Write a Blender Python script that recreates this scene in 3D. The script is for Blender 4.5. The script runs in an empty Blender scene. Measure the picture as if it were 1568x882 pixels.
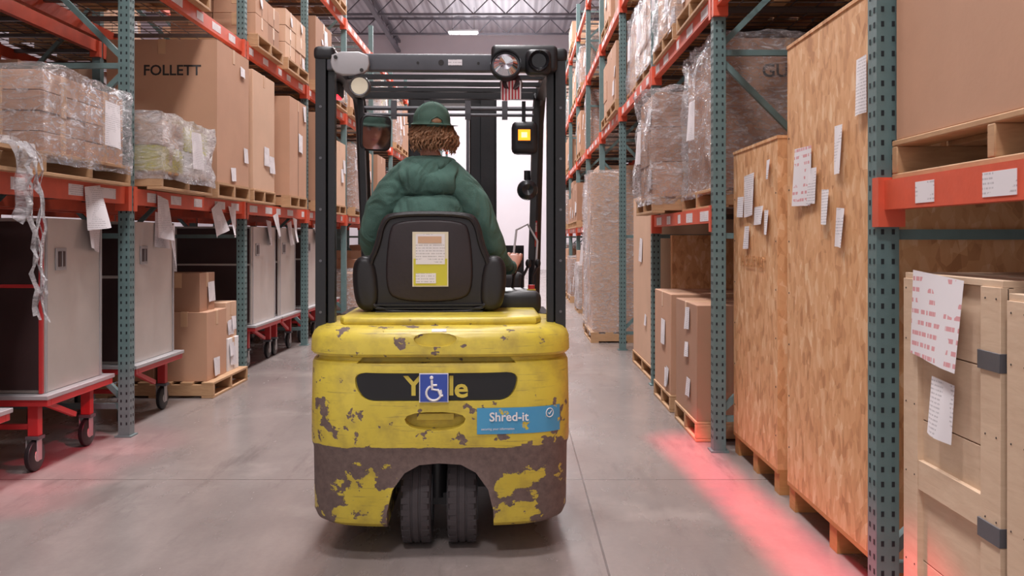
import bpy, bmesh, math, random
from mathutils import Vector, Matrix, noise, Euler
random.seed(7)
D=bpy.data; scn=bpy.context.scene
def S(r,g,b):
    f=lambda c:(c/255/12.92) if c/255<=.04045 else ((c/255+.055)/1.055)**2.4
    return (f(r),f(g),f(b),1)
# ---------------------------------------------------------------- materials
class N:
    def __init__(s,name):
        s.m=D.materials.new(name); s.m.use_nodes=True
        s.t=s.m.node_tree; s.n=s.t.nodes; s.l=s.t.links
        s.b=s.n['Principled BSDF']; s.out=s.n['Material Output']
        s.co=s.n.new('ShaderNodeTexCoord').outputs['Object']
    def set(s,sock,v):
        if isinstance(v,bpy.types.NodeSocket): s.l.new(v,sock)
        else: sock.default_value=v
    def P(s,**k):
        for a,v in k.items(): s.set(s.b.inputs[a.replace('_',' ')],v)
    def noise(s,scale,detail=4,vec=None,rough=.55,dist=0):
        n=s.n.new('ShaderNodeTexNoise'); n.inputs['Scale'].default_value=scale
        n.inputs['Detail'].default_value=detail; n.inputs['Roughness'].default_value=rough
        n.inputs['Distortion'].default_value=dist
        s.l.new(vec or s.co,n.inputs['Vector']); return n.outputs['Fac']
    def map(s,scale=(1,1,1),rot=(0,0,0),vec=None):
        n=s.n.new('ShaderNodeMapping'); n.inputs['Scale'].default_value=scale; n.inputs['Rotation'].default_value=rot
        s.l.new(vec or s.co,n.inputs['Vector']); return n.outputs[0]
    def math(s,op,a,b=0.0,c=None):
        n=s.n.new('ShaderNodeMath'); n.operation=op
        s.set(n.inputs[0],a); s.set(n.inputs[1],b)
        if c is not None: s.set(n.inputs[2],c)
        return n.outputs[0]
    def mix(s,f,a,b,mode='MIX'):
        n=s.n.new('ShaderNodeMix'); n.data_type='RGBA'; n.blend_type=mode
        s.set(n.inputs['Factor'],f); s.set(n.inputs['A'],a); s.set(n.inputs['B'],b); return n.outputs['Result']
    def ramp(s,f,pts,interp='LINEAR'):
        n=s.n.new('ShaderNodeValToRGB'); e=n.color_ramp.elements; n.color_ramp.interpolation=interp
        while len(e)<len(pts): e.new(.5)
        for i,(p,c) in enumerate(pts):
            e[i].position=p; e[i].color=c if not isinstance(c,(int,float)) else (c,c,c,1)
        s.l.new(f,n.inputs[0]); return n.outputs[0]
    def xyz(s,vec=None):
        n=s.n.new('ShaderNodeSeparateXYZ'); s.l.new(vec or s.co,n.inputs[0]); return n.outputs
    def bump(s,h,st=.2,d=.01):
        n=s.n.new('ShaderNodeBump'); n.inputs['Strength'].default_value=st; n.inputs['Distance'].default_value=d
        s.l.new(h,n.inputs['Height']); s.l.new(n.outputs[0],s.b.inputs['Normal'])
def mul(c,k): return (c[0]*k,c[1]*k,c[2]*k,1)
MATS={}
def simple(name,col,rough=.6,metal=0,var=.2,sc=6,bump=.1,bs=60,emit=None):
    n=N(name); f=n.noise(sc,5)
    c=n.mix(f,mul(col,1-var),mul(col,1+var))
    n.P(Base_Color=c,Roughness=rough,Metallic=metal)
    if bump: n.bump(n.noise(bs,3),bump,.004)
    if emit: n.P(Emission_Color=col,Emission_Strength=emit)
    MATS[name]=n.m; return n.m
simple('card',S(192,148,120),.8,0,.16,2,.1,40)
simple('card2',S(170,128,102),.8,0,.16,2,.1,40)
simple('card3',S(210,172,144),.8,0,.14,2,.1,40)
simple('tape',S(205,165,130),.3,0,.05,4,0)
simple('rackgreen',S(96,120,120),.5,0,.25,14,.1)
simple('rackorange',S(214,88,60),.5,0,.22,9,.1)
simple('hole',S(26,32,36),.8,0,0,4,0)
simple('wire',S(110,102,100),.4,.6,.1,9,0)
simple('black',S(32,31,34),.42,0,.3,12,.15)
simple('blackgloss',S(26,26,29),.25,0,.2,12,.05)
simple('rubber',S(70,64,66),.85,0,.25,20,.35,90)
simple('seatvinyl',S(32,28,31),.42,0,.3,8,.15)
simple('seatpanel',S(42,31,34),.5,0,.3,8,.2)
simple('greypaint',S(96,95,100),.45,.2,.2,10,.1)
simple('guardgrey',S(80,80,86),.4,.1,.25,10,.1)
simple('lightgrey',S(170,166,168),.4,.2,.1,10,.1)
simple('steel',S(204,196,190),.36,.45,.16,3,.08)
simple('cabdark',S(66,48,48),.4,.3,.3,3,.1)
simple('red',S(190,50,52),.45,0,.2,8,.05)
simple('cream',S(225,215,190),.35,0,.05,8,0)
simple('white',S(232,228,228),.5,0,.04,6,0)
simple('whitewall',S(230,222,228),.7,0,.04,2,.05)
simple('inkblack',S(44,40,40),.7,0,.05,9,0)
simple('yellowplain',S(222,200,84),.5,0,.05,9,0)
simple('blue',S(56,80,168),.4,0,.05,9,0)
simple('orangelamp',(1,.20,.01,1),.4,0,0,9,0,emit=3.2)
simple('lampcore',(1,.62,.12,1),.4,0,0,9,0,emit=5)
simple('lampwhite',(1,1,1,1),.4,0,0,9,0,emit=16)
simple('redlens',(1,.03,.05,1),.3,0,0,9,0,emit=2)
simple('chrome',S(225,225,230),.08,1,.02,9,0)
simple('skin',S(214,152,130),.5,0,.08,14,.05)
simple('lip',S(180,100,95),.4,0,.08,14,0)
simple('hair',S(152,110,80),.5,0,.5,60,.2,120)
simple('jeans',S(40,46,66),.85,0,.2,30,.2,200)
simple('boot',S(60,45,35),.7,0,.2,20,.2)
simple('capgreen',S(66,92,80),.85,0,.15,30,.3,300)
simple('yellowlabel',S(205,196,60),.5,0,.08,9,0)
simple('joist',S(116,114,122),.5,.2,.15,2,0)
# worn cyan sticker
n=N('cyan'); a=n.noise(13,5,rough=.6); k=n.ramp(a,[(.34,1),(.355,0)]); c=n.mix(n.noise(6,3),S(62,140,186),S(84,164,204)); c=n.mix(k,c,S(206,184,60)); n.P(Base_Color=c,Roughness=.45); MATS['cyan']=n.m
# hoodie
n=N('hoodie'); c=n.mix(n.noise(5,5),S(66,96,88),S(92,126,114)); n.P(Base_Color=c,Roughness=.95)
h=n.math('ADD',n.noise(7,2,n.map((1,1,.6)),dist=1.4),n.math('MULTIPLY',n.noise(200,2),.05)); n.bump(h,.8,.05); MATS['hoodie']=n.m
# wood
def wood(name,c1,c2,ax=(1,1,1)):
    n=N(name); f=n.noise(6,5,n.map(ax),dist=.6); g=n.noise(2,2)
    c=n.mix(f,c1,c2); c=n.mix(n.math('MULTIPLY',g,.5),c,mul(c1,.8)); n.P(Base_Color=c,Roughness=.75); n.bump(f,.15,.004); MATS[name]=n.m
wood('wood',S(166,124,88),S(216,176,134),(2,2,9))
wood('woodpale',S(198,166,138),S(234,210,182),(1.5,1.5,8))
wood('plyedge',S(170,112,62),S(206,150,92),(2,2,12))
# OSB
n=N('osb')
def flakes(rot,sc,st):
    v=n.n.new('ShaderNodeTexVoronoi'); v.inputs['Scale'].default_value=sc; v.inputs['Randomness'].default_value=1
    n.l.new(n.map((1,1,st),rot),v.inputs['Vector']); s=n.n.new('ShaderNodeSeparateColor'); n.l.new(v.outputs['Color'],s.inputs[0]); return s.outputs[0]
f1=flakes((.5,0,.2),24,.45); f2=flakes((-.6,.4,.9),30,.5); f3=flakes((1.3,-.6,.4),26,.5)
f=n.math('ADD',n.math('MULTIPLY',f1,.36),n.math('ADD',n.math('MULTIPLY',f2,.3),n.math('MULTIPLY',f3,.3)))
c=n.ramp(f,[(.12,S(180,126,84)),(.38,S(214,160,112)),(.6,S(224,174,128)),(.85,S(240,206,166))])
c=n.mix(n.math('MULTIPLY',n.noise(1.6,3),.35),c,S(210,150,98))
n.P(Base_Color=c,Roughness=.7); n.bump(f,.2,.003); MATS['osb']=n.m
# worn yellow paint
n=N('yellowworn'); X=n.xyz(); z=X[2]; ax=n.math('ABSOLUTE',X[0]); b=n.noise(2.2,2)
aL=n.noise(7.5,7,n.map((1,1,1.3)),.62); aH=n.noise(13,6,n.map((1,1,1.2)),.58)
a=n.mix(n.ramp(z,[(.455,0),(.475,1)]),aL,aH)
bias=n.ramp(z,[(0,.44),(.20,.44),(.33,.48),(.40,.60),(.455,.72),(.468,.39),(.62,.375),(.66,.32),(.80,.315),(.84,.34),(.93,.345),(1,.30)])
xr=n.math('SUBTRACT',n.ramp(ax,[(.22,.60),(.27,.44),(.38,.46),(.45,.66),(.54,.62)]),.5)
xr=n.math('MULTIPLY',xr,n.ramp(z,[(.36,1),(.47,.30),(.7,.25)]))
fb=n.math('ADD',n.math('ADD',n.math('SUBTRACT',bias,a),xr),n.math('MULTIPLY',n.math('SUBTRACT',b,.5),.25))
mask=n.ramp(n.math('ADD',fb,.5),[(.49,0),(.503,1)]) 
y=n.mix(n.noise(4,4),S(196,174,52),S(226,204,84)); dirt=n.noise(14,6); y=n.mix(n.ramp(dirt,[(.45,0),(.8,.6)]),y,S(144,120,66))
scr=n.noise(9,5,n.map((.5,1,14),(0,.25,0)),.7); y=n.mix(n.ramp(scr,[(.60,0),(.67,.55)]),y,S(120,100,72))
br=n.mix(n.noise(34,6,rough=.7),S(64,52,52),S(142,120,112))
n.P(Base_Color=n.mix(mask,y,br),Roughness=n.math('MULTIPLY_ADD',mask,.35,.36)); n.bump(n.math('SUBTRACT',n.math('MULTIPLY',n.noise(60,2),.08),mask),.5,.004)
MATS['yellowworn']=n.m
# concrete
n=N('concrete'); X=n.xyz()
big=n.noise(.5,5); med=n.noise(2.0,8,n.map((1,.35,1)),.65); fine=n.noise(40,3); st=n.noise(5,7,n.map((1,.18,1),(0,0,.06)),.7)
c=n.mix(n.ramp(big,[(.3,0),(.7,1)]),S(132,121,118),S(164,152,148)); c=n.mix(n.ramp(med,[(.4,.0),(.7,.6)]),c,S(102,93,90)); c=n.mix(n.math('MULTIPLY',fine,.2),c,S(88,78,76))
c=n.mix(n.ramp(st,[(.56,0),(.68,.45)]),c,S(96,86,84)); c=n.mix(n.ramp(n.noise(1.3,6,rough=.6),[(.55,0),(.7,.35)]),c,S(188,176,170))
j1=n.math('LESS_THAN',n.math('ABSOLUTE',n.math('SUBTRACT',X[0],.365)),.005)
yy=n.math('PINGPONG',n.math('SUBTRACT',X[1],4.92),3.0)
j2=n.math('LESS_THAN',yy,.005); j=n.math('MAXIMUM',j1,j2)
c=n.mix(n.math('MULTIPLY',j,.65),c,S(60,52,50)); n.P(Base_Color=c,Roughness=n.ramp(med,[(.3,.18),(.8,.36)]),Specular_IOR_Level=.8); n.bump(n.math('SUBTRACT',n.math('MULTIPLY',fine,.05),j),.2,.004); MATS['concrete']=n.m
# ceiling deck
n=N('deck'); w=n.math('PINGPONG',n.xyz()[0],.12); c=n.mix(n.math('MULTIPLY',w,6),S(180,178,186),S(214,212,218)); n.P(Base_Color=c,Roughness=.5); MATS['deck']=n.m
# printed paper
def paper(name,ink,base=S(230,225,228),fr=80,st=.4):
    n=N(name); x=n.xyz(); row=n.math('GREATER_THAN',n.math('FRACT',n.math('MULTIPLY',x[2],fr)),.6)
    cx=n.n.new('ShaderNodeCombineXYZ'); n.l.new(n.math('MULTIPLY',n.math('ADD',x[0],x[1]),fr*1.6),cx.inputs[0]); n.l.new(n.math('FLOOR',n.math('MULTIPLY',x[2],fr)),cx.inputs[1])
    nz=n.n.new('ShaderNodeTexNoise'); nz.inputs['Scale'].default_value=1; n.l.new(cx.outputs[0],nz.inputs['Vector'])
    blk=n.math('GREATER_THAN',n.noise(9,1),.47)
    m=n.math('MULTIPLY',n.math('MULTIPLY',row,blk),n.math('GREATER_THAN',nz.outputs['Fac'],.47)); n.P(Base_Color=n.mix(n.math('MULTIPLY',m,st),base,ink),Roughness=.6); MATS[name]=n.m
paper('paper',S(100,90,100)); paper('paperred',S(205,60,70),fr=30,st=.6)
# shrink wrap
def wrapm(name,lo,mid,hi,sc=9):
    n=N(name); wr=n.noise(sc,6,n.map((1,1,2.6)),.7,1.8); n.P(Base_Color=S(238,234,238),Roughness=.12,Specular_IOR_Level=1.0); n.bump(wr,1.0,.05)
    tr=n.n.new('ShaderNodeBsdfTransparent'); mx=n.n.new('ShaderNodeMixShader'); n.l.new(n.ramp(wr,[(.38,lo),(.55,mid),(.66,hi)]),mx.inputs[0]); n.l.new(tr.outputs[0],mx.inputs[1]); n.l.new(n.b.outputs[0],mx.inputs[2]); n.l.new(mx.outputs[0],n.out.inputs[0]); MATS[name]=n.m
wrapm('wrap',.14,.38,.95); wrapm('wrapwhite',.3,.6,.95)
# flag
n=N('flag'); x=n.xyz(); st=n.math('GREATER_THAN',n.math('FRACT',n.math('MULTIPLY',x[0],75)),.5); n.P(Base_Color=n.mix(st,S(215,200,200),S(175,50,60)),Roughness=.8); MATS['flag']=n.m

# ---------------------------------------------------------------- mesh builder
class M:
    def __init__(s): s.v=[];s.f=[];s.mi=[];s.mats=[]
    def mid(s,m):
        if m not in s.mats: s.mats.append(m)
        return s.mats.index(m)
    def add(s,vs,fs,m,T=None):
        o=len(s.v); k=s.mid(m)
        for p in vs:
            p=Vector(p); 
            if T: p=T@p
            s.v.append(p)
        for f in fs: s.f.append([i+o for i in f]); s.mi.append(k)
    def box(s,x0,x1,y0,y1,z0,z1,m,T=None):
        s.add([(x,y,z) for z in (z0,z1) for y in (y0,y1) for x in (x0,x1)],[(0,2,3,1),(4,5,7,6),(0,1,5,4),(2,6,7,3),(0,4,6,2),(1,3,7,5)],m,T)
    def rbox(s,x0,x1,y0,y1,z0,z1,m,r=.02,seg=3,T=None):
        bm=bmesh.new(); bmesh.ops.create_cube(bm,size=1)
        for v in bm.verts: v.co=Vector((x0+(v.co.x+.5)*(x1-x0),y0+(v.co.y+.5)*(y1-y0),z0+(v.co.z+.5)*(z1-z0)))
        bmesh.ops.bevel(bm,geom=bm.edges[:],offset=r,segments=seg,affect='EDGES',profile=.5,clamp_overlap=True)
        s.bm(bm,m,T)
    def bm(s,bm,m,T=None):
        bm.verts.index_update(); s.add([v.co.copy() for v in bm.verts],[[v.index for v in f.verts] for f in bm.faces],m,T); bm.free()
    def bar(s,p0,p1,w,h,m):
        p0=Vector(p0);p1=Vector(p1);d=p1-p0; q=d.to_track_quat('Z','Y').to_matrix().to_4x4(); T=Matrix.Translation(p0)@q
        s.box(-w/2,w/2,-h/2,h/2,0,d.length,m,T)
    def tube(s,pts,r,m,n=8,cap=True,T=None,sq=(1,1)):
        pts=[Vector(p) for p in pts]; rs=r if isinstance(r,(list,tuple)) else [r]*len(pts)
        vs=[];fs=[];up=None
        for i,p in enumerate(pts):
            d=(pts[min(i+1,len(pts)-1)]-pts[max(i-1,0)]).normalized()
            if up is None:
                up=Vector((0,0,1)) if abs(d.z)<.9 else Vector((1,0,0))
            a=d.cross(up).normalized(); up=a.cross(d).normalized()
            for k in range(n):
                t=2*math.pi*k/n; vs.append(p+(a*math.cos(t)*sq[0]+up*math.sin(t)*sq[1])*rs[i])
        for i in range(len(pts)-1):
            for k in range(n): fs.append((i*n+k,i*n+(k+1)%n,(i+1)*n+(k+1)%n,(i+1)*n+k))
        if cap: fs.append(tuple(range(n))[::-1]); fs.append(tuple(range((len(pts)-1)*n,len(pts)*n)))
        s.add(vs,fs,m,T)
    def cyl(s,p0,p1,r,m,n=20,r1=None): s.tube([p0,p1],[r,r1 if r1 is not None else r],m,n)
    def lathe(s,prof,c,axis,m,n=32):
        q=Vector(axis).to_track_quat('Z','Y').to_matrix().to_4x4(); T=Matrix.Translation(Vector(c))@q
        vs=[];fs=[];L=len(prof)
        for k in range(n):
            t=2*math.pi*k/n
            for a,r in prof: vs.append((r*math.cos(t),r*math.sin(t),a))
        for k in range(n):
            for i in range(L-1): fs.append((k*L+i,((k+1)%n)*L+i,((k+1)%n)*L+i+1,k*L+i+1))
        s.add(vs,fs,m,T)
    def ell(s,c,r,m,T=None,seg=20,fn=None,R=None):
        bm=bmesh.new(); bmesh.ops.create_uvsphere(bm,u_segments=seg,v_segments=seg*2//3,radius=1)
        for v in bm.verts:
            p=Vector((v.co.x*r[0],v.co.y*r[1],v.co.z*r[2]))
            if fn: p=fn(p)
            if R: p=R@p
            v.co=p+Vector(c)
        s.bm(bm,m,T)
    def prism(s,poly,a0,a1,m,plane='xz',bev=0,seg=3,T=None):
        def P(u,v,w): return {'xz':(u,w,v),'yz':(w,u,v),'xy':(u,v,w)}[plane]
        bm=bmesh.new(); n=len(poly)
        A=[bm.verts.new(P(u,v,a0)) for u,v in poly]; B=[bm.verts.new(P(u,v,a1)) for u,v in poly]
        bm.faces.new(A); bm.faces.new(B[::-1])
        for i in range(n): bm.faces.new((A[i],B[i],B[(i+1)%n],A[(i+1)%n]))
        bmesh.ops.recalc_face_normals(bm,faces=bm.faces[:])
        if bev:
            es=[e for e in bm.edges if len(e.link_faces)==2 and any(len(f.verts)==n for f in e.link_faces)]
            bmesh.ops.bevel(bm,geom=es,offset=bev,segments=seg,affect='EDGES',profile=.5,clamp_overlap=True)
        s.bm(bm,m,T)
    def mesh(s,me,m,T=None,fn=None):
        vs=[v.co.copy() for v in me.vertices]
        if fn is None: s.add(vs,[list(p.vertices) for p in me.polygons],m,T)
        else:
            g={}
            for p in me.polygons: g.setdefault(fn(p.center),[]).append(list(p.vertices))
            o=len(s.v); s.v+= [ (T@v if T else v) for v in vs]
            for mm,fs in g.items():
                k=s.mid(mm)
                for f in fs: s.f.append([i+o for i in f]); s.mi.append(k)
    def text(s,txt,size,m,T,ext=.001,off=0.0,sx=1):
        cu=D.curves.new('t','FONT'); cu.body=txt; cu.size=size; cu.extrude=ext; cu.offset=off; cu.align_x='CENTER'; cu.align_y='CENTER'; cu.resolution_u=3
        o=D.objects.new('t',cu); scn.collection.objects.link(o); bpy.context.view_layer.update()
        me=D.meshes.new_from_object(o.evaluated_get(bpy.context.evaluated_depsgraph_get())); D.objects.remove(o)
        s.mesh(me,m,T@Matrix.Diagonal((sx,1,1,1)))
    def sheet(s,c,ax,w,h,m,tilt=0,curl=.02,flip=1,off=0):
        vs=[];fs=[];n=5
        ct,st=math.cos(tilt),math.sin(tilt); ph=random.random()*6
        for j in range(n):
            for i in range(n):
                u=(i/(n-1)-.5)*w; v=(j/(n-1)-.5)*h
                o=curl*(1-(j/(n-1)))*(.6+.5*math.sin(u/w*4+ph))+.004+off
                a,b=u*ct-v*st,u*st+v*ct
                vs.append((c[0]+flip*o,c[1]+a,c[2]+b) if ax=='x' else (c[0]+a,c[1]-o,c[2]+b))
        for j in range(n-1):
            for i in range(n-1): fs.append((j*n+i,j*n+i+1,(j+1)*n+i+1,(j+1)*n+i))
        s.add(vs,fs,m)
    def wrap(s,x0,x1,y0,y1,z0,z1,m,amp=.03,n=14,top=True):
        seed=random.random()*50; vs={};V=[];F=[]
        def vid(p):
            k=(round(p[0],4),round(p[1],4),round(p[2],4))
            if k not in vs:
                q=Vector(p); c=Vector(((x0+x1)/2,(y0+y1)/2,(z0+z1)/2)); d=(q-c); d=Vector((d.x/(x1-x0),d.y/(y1-y0),d.z/(z1-z0)*.6)).normalized()
                a=noise.noise(q*5+Vector((seed,0,0)))*amp+abs(noise.noise(q*13+Vector((0,seed,0))))*amp*.6
                vs[k]=len(V); V.append(q+d*(amp*.3+a))
            return vs[k]
        def face(f):
            for i in range(n):
                for j in range(n):
                    F.append([vid(f(a/n,b/n)) for a,b in ((i,j),(i+1,j),(i+1,j+1),(i,j+1))])
        L=lambda a,b,t:a+(b-a)*t
        face(lambda a,b:(L(x0,x1,a),y0,L(z0,z1,b))); face(lambda a,b:(L(x1,x0,a),y1,L(z0,z1,b)))
        face(lambda a,b:(x0,L(y1,y0,a),L(z0,z1,b))); face(lambda a,b:(x1,L(y0,y1,a),L(z0,z1,b)))
        if top: face(lambda a,b:(L(x0,x1,a),L(y0,y1,b),z1))
        s.add(V,F,m)
    def pallet(s,x0,x1,y0,y1,z0,h=.13,m='wood'):
        t=.02
        for y in (y0,(y0+y1)/2-.02,y1-.04): s.box(x0,x1,y,y+.04,z0+t,z0+h-t,m)
        n=max(3,int((x1-x0)/.15))
        for i in range(n):
            a=x0+(x1-x0-.1)*i/(n-1); s.box(a,a+.1,y0,y1,z0+h-t,z0+h,m)
        for i in range(3):
            a=x0+(x1-x0-.1)*i/2; s.box(a,a+.1,y0,y1,z0,z0+t,m)
    def obj(s,name,bevel=0,parent=None,smooth=True,center=True,ang=35):
        c=Vector((0,0,0))
        if center and not parent:
            lo=[min(v[i] for v in s.v) for i in range(3)]; hi=[max(v[i] for v in s.v) for i in range(3)]
            c=Vector(((lo[0]+hi[0])/2,(lo[1]+hi[1])/2,lo[2]))
        me=D.meshes.new(name); me.from_pydata([v-c for v in s.v],[],s.f)
        for m in s.mats: me.materials.append(MATS[m])
        me.polygons.foreach_set('material_index',s.mi)
        me.polygons.foreach_set('use_smooth',[smooth]*len(s.f)); me.update()
        if smooth: me.set_sharp_from_angle(angle=math.radians(ang))
        o=D.objects.new(name,me); o.location=c; scn.collection.objects.link(o)
        if bevel:
            b=o.modifiers.new('b','BEVEL'); b.width=bevel; b.segments=2; b.limit_method='ANGLE'; b.angle_limit=.7
        if parent: o.parent=parent
        return o
def chaikin(p,k=2):
    for _ in range(k):
        q=[]
        for i in range(len(p)):
            a=p[i];b=p[(i+1)%len(p)]; q+= [(a[0]*.75+b[0]*.25,a[1]*.75+b[1]*.25),(a[0]*.25+b[0]*.75,a[1]*.25+b[1]*.75)]
        p=q
    return p
def rrect(x0,x1,z0,z1,r,n=5):
    out=[]
    for cx,cz,a in ((x1-r,z1-r,0),(x0+r,z1-r,90),(x0+r,z0+r,180),(x1-r,z0+r,270)):
        for i in range(n+1):
            t=math.radians(a+90*i/n); out.append((cx+r*math.cos(t),cz+r*math.sin(t)))
    return out

# ---------------------------------------------------------------- room
f=M(); f.box(-13,13,-6,37,-.1,0,'concrete'); f.obj('floor',center=False,smooth=False)
c=M(); z=9.6
xs=[-13+i*.15 for i in range(int(26/.15)+1)]
vs=[];fs=[]
for i,x in enumerate(xs):
    zz=z+(.06 if i%4 in (0,1) else 0); vs+=[(x,-6,zz),(x,37,zz)]
    if i: fs.append((2*i-2,2*i-1,2*i+1,2*i))
c.add(vs,fs,'deck'); c.obj('ceiling',center=False,smooth=False)
w=M(); w.box(-13,13,37,37.2,0,9.7,'whitewall'); w.obj('wall_back',center=False)
w=M(); w.box(-13.2,-13,-6,37,0,9.7,'whitewall'); w.obj('wall_left',center=False)
w=M(); w.box(13,13.2,-6,37,0,9.7,'whitewall'); w.obj('wall_right',center=False)
j=M()
for y in range(4,37,3):
    j.box(-13,13,y-.04,y+.04,9.52,9.6,'joist'); j.box(-13,13,y-.04,y+.04,8.95,9.02,'joist')
    x=-13.
    k=0
    while x<12.9:
        j.bar((x,y,9.0 if k%2 else 9.55),(x+.55,y,9.55 if k%2 else 9.0),.035,.035,'joist'); x+=.55;k+=1
for x in (-4.8,3.6):
    j.box(x-.08,x+.08,-6,37,8.9,9.0,'joist'); j.box(x-.08,x+.08,-6,37,9.3,9.4,'joist')
    for k in range(43): j.bar((x,-6+k,8.95 if k%2 else 9.35),(x,-5+k,9.35 if k%2 else 8.95),.05,.05,'joist')
j.obj('roof_joists',center=False,smooth=False)

def fixture(x,y,z=8.7):
    l=M(); l.box(x-.55,x+.55,y-.2,y+.2,z,z+.06,'lightgrey'); l.box(x-.5,x+.5,y-.17,y+.17,z-.03,z,'lampwhite')
    for dx in (-.4,.4): l.cyl((x+dx,y,z+.06),(x+dx,y,9.6),.008,'wire',6)
    l.obj('ceiling_light')
for y in (-2,2.5,7,11.5,16,20.5,26,32.5):
    fixture(-1.9 if y>25 else -.7,y)
    L=D.lights.new('highbay','AREA'); L.shape='RECTANGLE'; L.size=1.0; L.size_y=1.0; L.energy=310 if y<15 else (480 if y<25 else 720); L.color=(1,.96,.96)
    o=D.objects.new('highbay_lamp',L); o.location=(-.7,y,8.6); scn.collection.objects.link(o)
    L=D.lights.new('ceiling_fill','AREA'); L.size=3; L.energy=60; L.color=(1,.97,.98)  # added upward fill that brightens the ceiling, no part of the fixture
    o=D.objects.new('ceiling_fill_lamp',L); o.location=(-.7,y,8.5); o.rotation_euler=(math.pi,0,0); scn.collection.objects.link(o)
wd=D.worlds.new('World'); scn.world=wd; wd.use_nodes=True
wd.node_tree.nodes['Background'].inputs[0].default_value=(1,.945,.955,1); wd.node_tree.nodes['Background'].inputs[1].default_value=.82

# ---------------------------------------------------------------- racks
def rack(name,xf,xb,ys,levels,top,skip=(),holes=5,side=1,labels=True,bh=.11):
    r=M(); w=.038
    for i,y in enumerate(ys):
        for x in (xf,xb): 
            r.box(x-w,x+w,y-w,y+w,0,top,'rackgreen'); r.box(x-.055,x+.055,y-.055,y+.055,0,.01,'rackgreen')
        if i<holes:
            z=.08
            while z<min(top,4.2):
                for dx in (-.018,.018):
                    r.box(xf+dx-.005,xf+dx+.005,y-w-.0015,y-w+.01,z,z+.018,'hole')
                    if side>0: r.box(xf+w-.01,xf+w+.0015,y+dx-.005,y+dx+.005,z,z+.018,'hole')
                    else: r.box(xf-w-.0015,xf-w+.01,y+dx-.005,y+dx+.005,z,z+.018,'hole')
                z+=.05
        z=.2;k=0
        while z+1.15<top:
            r.bar((xf,y,z),(xb,y,z),.035,.035,'rackgreen')
            a,b=(xf,xb) if k%2==0 else (xb,xf)
            r.bar((b,y,z+1.1),(a,y,z+.03),.035,.035,'rackgreen'); z+=1.13;k+=1
        r.bar((xf,y,z),(xb,y,z),.035,.035,'rackgreen')
    for i in range(len(ys)-1):
        y0,y1=ys[i]+w,ys[i+1]-w
        for lv in levels:
            if (i,lv) in skip: continue
            for x in (xf,xb):
                r.box(x-.025,x+.025,y0,y1,lv-bh,lv,'rackorange'); 
                for y in (y0,y1-.012): r.box(x-.045,x+.045,y-.02,y+.032,lv-.155,lv+.01,'rackorange')
            a,b=min(xf,xb)+.02,max(xf,xb)-.02
            for q in range(4):
                yy=y0+(y1-y0)*(q+.5)/4; r.box(a,b,yy-.02,yy+.02,lv-.035,lv-.004,'wire')
            nb=22 if i<6 else 10
            for q in range(nb):
                yy=y0+(y1-y0)*(q+.5)/nb; r.box(a,b,yy-.003,yy+.003,lv-.006,lv,'wire')
            for q in range(7):
                xx=a+(b-a)*q/6; r.box(xx-.003,xx+.003,y0,y1,lv-.008,lv-.002,'wire')
            if labels:
                for q in range(5):
                    yy=y0+(y1-y0)*(q+.5+random.uniform(-.2,.2))/5; hw=random.uniform(.05,.14)
                    xo=xf+side*.0265
                    r.box(min(xo,xo-side*.003),max(xo,xo-side*.003),yy-hw,yy+hw,lv-.085,lv-.02,'paper')
    return r.obj(name,smooth=False,center=False)
YL=[.94+2.53*i for i in range(14)]
YR=[.57+2.505*i for i in range(14)]
LL=[1.65,3.17,4.6]; RL=[1.51,2.83,4.1,5.4]
rack('pallet_rack',-2.59,-3.66,YL,LL,5.1,side=1)
rack('pallet_rack',1.252,2.32,YR,RL,6.0,skip={(1,1.51),(3,1.51),(4,1.51)},side=-1,bh=.098)
rack('pallet_rack',-4.95,-3.95,YL[:9],LL[:3],5.1,holes=0,labels=False)
rack('pallet_rack',3.65,2.62,YR[:9],RL[:3],5.2,holes=0,side=-1,labels=False)

# ---------------------------------------------------------------- loads
def carton(m,x0,x1,y0,y1,z0,z1,mat='card',side=1,txt=None,lab=2,tape=True):
    m.box(x0,x1,y0,y1,z0,z1,mat)
    e=.002; cy=(y0+y1)/2; cx=(x0+x1)/2
    if tape:
        m.box(x0-e,x1+e,cy-.03,cy+.03,z1-.12,z1+e,'tape'); 
        m.box(cx-.03,cx+.03,y0-e,y0+.1,z1-.12,z1+e*1.5,'tape')
        m.box(x0-e,x1+e,cy-.003,cy+.003,z0+.01,z1-.12,'inkblack') if random.random()<.25 else None
    fx=x1 if side>0 else x0
    for k in range(lab):
        w=random.uniform(.09,.2); h=w*random.uniform(.7,1.35)
        if y1-y0<w*1.3 or z1-z0<h*1.3: continue
        m.sheet((fx,random.uniform(y0+w*.6,y1-w*.6),random.uniform(z0+h*.6,z1-h*.6)),'x',w,h,'paper',random.uniform(-.1,.1),.012,side)
    if txt:
        T=Matrix.Translation((cx if not isinstance(txt,tuple) else txt[1],y0-.002,z0+(z1-z0)*.78))@Matrix.Rotation(math.pi/2,4,'X')
        m.text(txt if not isinstance(txt,tuple) else txt[0],.12,'inkblack',T,.0005,.002)
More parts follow.
